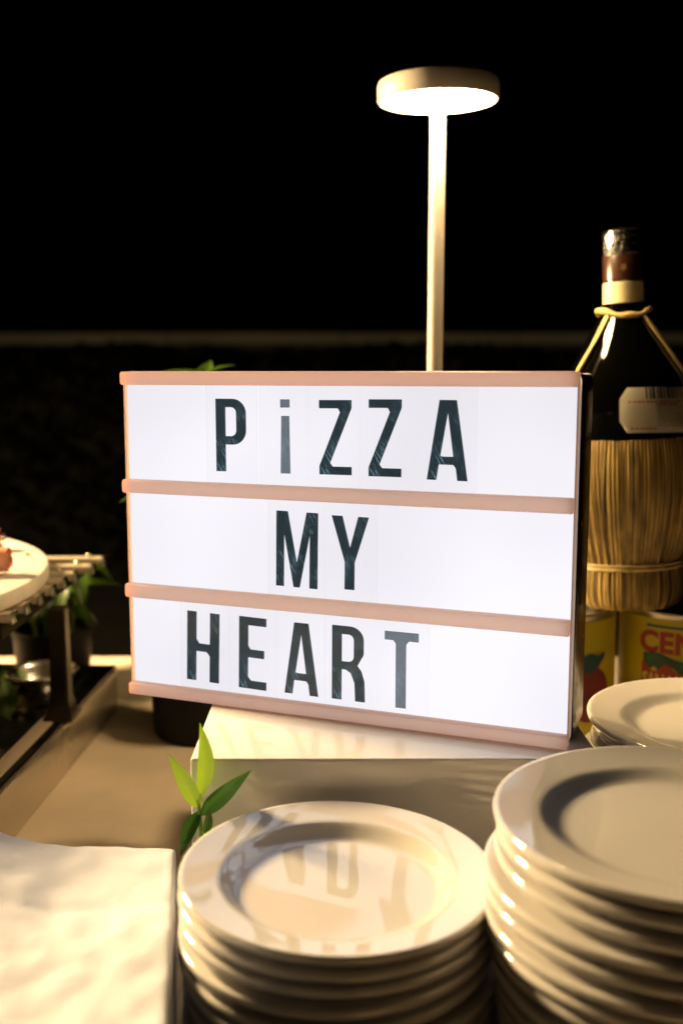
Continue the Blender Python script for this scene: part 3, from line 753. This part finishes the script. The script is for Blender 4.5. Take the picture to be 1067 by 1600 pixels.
# red ribbon with the yellow word on it
ft = lin(-.037, .037, lambda x: CH - .0470 + .0035 * math.sin(x * 300))
fb = lin(-.037, .037, lambda x: CH - .0790)
link('printed_ribbon', wrap(strip_mesh('ribbon', ft, fb, .00025), rp, A0 + R(4), 0), M['print_red'], c1)
tx = text_mesh('SAN MARZANO', .0128, .0003, .0005, 0.95)
for v in tx.vertices: v.co.x *= .82; v.co.y *= 1.25
link('printed_word', wrap(tx, rp + .0005, A0 + R(4), CH - .0635), pmat('pale yellow print', (.72, .60, .14), .4), c1)
c2 = can((0.1830, 0.866, ZT), 'plain yellow tomato can with a red tomato picture, behind the sign edge', 0)
cx_ = lambda x, sg: sg * 1.12 * math.sqrt(max(0, .021 ** 2 - x * x))
me = strip_mesh('printed_tomato', lin(-.021, .021, lambda x: cx_(x, 1) - .003 * math.exp(-(x / .005) ** 2)), lin(-.021, .021, lambda x: cx_(x, -1)), .0004)
M['print_tomato'] = pmat('dark red print', (0.22, 0.03, 0.03), 0.45, noise_scale=60, var=0.25)
link('printed_tomato', wrap(me, rp, R(24), CH - .068), M['print_tomato'], c2)
lf = strip_mesh('printed_leaf', [(-.016, .004), (-.008, .010), (0, .012), (.008, .009), (.015, .012)], [(-.016, .003), (-.008, -.002), (0, -.006), (.008, .000), (.015, .008)], .0006)
link('printed_leaf', wrap(lf, rp, R(24), CH - .045), M['print_teal'], c2)

ZBB = ZT + CH + .0006
bt = empty('wine_bottle', (0.2440, 0.862, ZBB), 'round bellied dark wine bottle in a straw basket, standing across the two cans', 'bottle')
bt.rotation_euler = (0, R(-2.6), 0); bt.scale = (1.07, 1.07, 1.022)
H0 = ZBB                       # heights below are world heights along the axis
def zz(z): return z - H0
gp = [(0, .004), (.034, .004), (.037, .012), (.0385, .036), (.0440, .060), (.0490, .085), (.0512, .110), (.0514, .138), (.0500, zz(-.032)), (.0458, zz(-.012)), (.0400, zz(.0015)), (.0330, zz(.0145)), (.0262, zz(.0270)), (.0203, zz(.0378)), (.0166, zz(.0455)), (.0147, zz(.054)), (.0140, zz(.070)), (.0140, zz(.104)), (.0128, zz(.1085)), (0, zz(.1085))]
def smooth_prof(p, sub=4):
    out = []
    for i in range(len(p) - 1):
        p0, p1, p2, p3 = p[max(i - 1, 0)], p[i], p[i + 1], p[min(i + 2, len(p) - 1)]
        for k in range(sub):
            t = k / sub
            c = []
            for d in (0, 1):
                c.append(0.5 * (2 * p1[d] + (p2[d] - p0[d]) * t + (2 * p0[d] - 5 * p1[d] + 4 * p2[d] - p3[d]) * t * t + (3 * p1[d] - p0[d] - 3 * p2[d] + p3[d]) * t ** 3))
            out.append((max(c[0], 0), c[1]))
    out.append(p[-1]); return out
core = smooth_prof(gp[2:15])
gpf = gp[:2] + core + gp[15:]
link('glass', mesh_from('glass', lathe_bm(gpf, 96), angle=60), M['bottle'], bt)
def rad_at(z):
    for a, b in zip(gpf, gpf[1:]):
        if a[1] <= z <= b[1] and b[1] > a[1]: return a[0] + (b[0] - a[0]) * (z - a[1]) / (b[1] - a[1])
    return .014
link('capsule', mesh_from('capsule', lathe_bm([(.0146, zz(.0690)), (.0150, zz(.0695)), (.0150, zz(.0885)), (.0147, zz(.0890))], 48)), M['capsule'], bt)
fm = lathe_bm([(.0144, zz(.0885)), (.0152, zz(.0905)), (.0148, zz(.0935)), (.0153, zz(.0965)), (.0149, zz(.100)), (.0153, zz(.1035)), (.0148, zz(.1078)), (.0125, zz(.1096)), (0, zz(.1098))], 64)
for v in fm.verts:
    rr = math.hypot(v.co.x, v.co.y)
    if rr > .005:
        k = 1 + .05 * noise.noise(v.co * 260); v.co.x *= k; v.co.y *= k
link('shrink_film', mesh_from('shrink_film', fm), M['film'], bt)
em = bmesh.new(); bmesh.ops.create_circle(em, cap_ends=True, radius=.0028, segments=10)
for i, v in enumerate(em.verts): v.co *= (1.0 if i % 2 else .55); v.co.y *= 1.3
me = mesh_from('emblem', em)
for v in me.vertices: v.co.z = .0003
link('emblem', wrap(me, .0150, R(-14), zz(.0790)), M['gold'], bt)
link('neck_band', mesh_from('neck_band', lathe_bm([(.0149, zz(.0500)), (.0153, zz(.0503)), (.0150, zz(.0676)), (.0147, zz(.0680))], 48)), M['neck_paper'], bt)

# shoulder label, wrapped on the glass
LA0, LA1 = R(-19), R(54)
lz0, lz1 = zz(-.0500), zz(-.0150)
def on_glass(u, w, lift):
    """u 0..1 along the label, w 0..1 up"""
    z = lz0 + (lz1 - lz0) * w + (-.004 * u * u if w < .5 else -.002 * u); a = LA0 + (LA1 - LA0) * u
    r = rad_at(z) + lift
    return (r * math.sin(a), -r * math.cos(a), z + lift * .5)
def patch(name, u0, u1, w0, w1, lift, nx=8, ny=4, cut=0.0):
    vs, fs = [], []
    for j in range(ny + 1):
        for i in range(nx + 1):
            u = u0 + (u1 - u0) * i / nx; w = w0 + (w1 - w0) * j / ny
            if cut:
                e = max(0, abs(w - .5) - .5 + cut * 1.6) / (cut * 1.6)
                u = max(u, cut * 0.55 * e)
            vs.append(on_glass(u, w, lift))
    for j in range(ny):
        for i in range(nx): k = j * (nx + 1) + i; fs.append((k, k + 1, k + nx + 2, k + nx + 1))
    me = bpy.data.meshes.new(name); me.from_pydata(vs, [], fs)
    for p in me.polygons: p.use_smooth = True
    return me
def join_patches(name, specs, lift):
    vs, fs = [], []
    for s in specs:
        m_ = patch('t', *s, lift, max(2, int((s[1] - s[0]) * 24)), 2); k = len(vs)
        vs += [v.co[:] for v in m_.vertices]; fs += [tuple(i + k for i in p.vertices) for p in m_.polygons]
        bpy.data.meshes.remove(m_)
    me = bpy.data.meshes.new(name); me.from_pydata(vs, [], fs); return me
lab = link('back_label', patch('back_label', 0, 1, 0, 1, .0006, 24, 16, .16), M['paper_label'], bt)
bars = []; u = .30
while u < .86:
    wd = random.choice((.012, .02, .034)); bars.append((u, u + wd, .74, .985)); u += wd + random.choice((.012, .018, .028))
link('barcode', join_patches('barcode', bars, .0013), M['print_black'], lab)
link('red_print', join_patches('red_print', [(.10 + k * .05, .10 + k * .05 + random.uniform(.025, .043), .655, .695) for k in range(14)] + [(.12 + k * .05, .155 + k * .05, .07, .10) for k in range(6)], .0013), M['print_red'], lab)
gl = []
for q in range(9):
    u = .42
    while u < .93:
        wd = random.uniform(.02, .07); gl.append((u, min(u + wd, .95), .14 + q * .052, .14 + q * .052 + .022)); u += wd + .012
link('small_print', join_patches('small_print', gl, .0013), M['print_grey'], lab)
link('heading_print', join_patches('heading_print', [(.42, .56, .605, .63), (.57, .74, .605, .63)], .0013), M['print_black'], lab)

# straw basket: upright strands, a cord round the waist, a foot ring
def straw_prof(z):
    pts = [(.0, .0375), (.006, .0420), (.018, .0440), (.026, .0434), (.032, .0424), (.037, .0421), (.043, .0430), (.052, .0460), (.070, .0510), (.095, .0548), (.115, .0552), (.132, .0535), (.140, .0520)]
    for a, b in zip(pts, pts[1:]):
        if a[0] <= z <= b[0]: return a[1] + (b[1] - a[1]) * (z - a[0]) / (b[0] - a[0])
    return pts[-1][1]
link('straw_backing', mesh_from('straw_backing', lathe_bm([(straw_prof(k / 40 * .138) - .0010, .0008 + k / 40 * .136) for k in range(41)], 80)), M['straw'], bt)
sb = bmesh.new(); NS = 120
for s in range(NS):
    a0 = 2 * math.pi * s / NS + random.uniform(-.01, .01); tw = random.uniform(-.12, .12) * (1 if random.random() < .35 else .2)
    wd = 2 * math.pi / NS * random.uniform(.40, .90); lift = random.uniform(.0, .0017); top = .1395 + random.uniform(-.0003, .0003)
    prev = None; cv = random.uniform(.0001, .0004)
    for k in range(47):
        z = .0012 + (top - .0012) * k / 46
        r = straw_prof(z) + lift * min(1, (47 - k) / 12); a = a0 + tw * (z / .138 - .95)
        row = [sb.verts.new(((r + q) * math.cos(a + o), (r + q) * math.sin(a + o), z)) for o, q in ((-wd, -cv * 2), (-wd * .5, cv), (wd * .5, cv), (wd, -cv * 2))]
        if prev:
            for i in range(3): sb.faces.new((prev[i], prev[i + 1], row[i + 1], row[i]))
        prev = row
so = link('straw_basket', mesh_from('straw_basket', sb, angle=80), M['straw'], bt); so['kind'] = 'stuff'
cd = bmesh.new()
for z, rr in ((.0355, .0017), (.0385, .0014)):
    pts = [(( straw_prof(z) + .0016) * math.cos(a), (straw_prof(z) + .0016) * math.sin(a), z + .0006 * math.sin(3 * a)) for a in [2 * math.pi * k / 60 for k in range(61)]]
    tube_bm(pts, rr, 6, cd)
link('waist_cord', mesh_from('waist_cord', cd), M['raffia'], bt)
nc = []
for k in range(41):
    a = 2 * math.pi * k / 40; rn = rad_at(zz(.0440)) + .0022; nc.append((rn * math.cos(a), rn * math.sin(a), zz(.0440) + .0030 * math.cos((a + R(90)) * 2 + R(180)) + .0004 * math.sin(7 * a)))
ncb = tube_bm(nc, [.0021 + .0005 * math.sin(k * .9) for k in range(40)] + [.0021], 8)
link('neck_cord', mesh_from('neck_cord', ncb), M['raffia'], bt)
def strap(a_top, a_bot, r0, dz=0.0):
    pts = []
    for k in range(13):
        f = k / 12; a = a_top + (a_bot - a_top) * f; z = zz(.0415) + (.1385 - zz(.0415)) * f + dz
        r = max(.0170 + (.0560 - .0170) * f, rad_at(z) + .0012) + .002 * math.sin(math.pi * f) * 0.6
        pts.append((r * math.sin(a), -r * math.cos(a), z))
    return mesh_from('strap', tube_bm(pts, [r0 * (1 + .15 * math.sin(k * 1.7)) for k in range(13)], 7, flat=.6))
for a_t, a_b, r0 in ((R(-52), R(-84), .0024), (R(34), R(84), .0019), (R(46), R(80), .0010), (R(150), R(165), .0016)):
    link('strap', strap(a_t, a_b, r0), M['raffia'], bt)
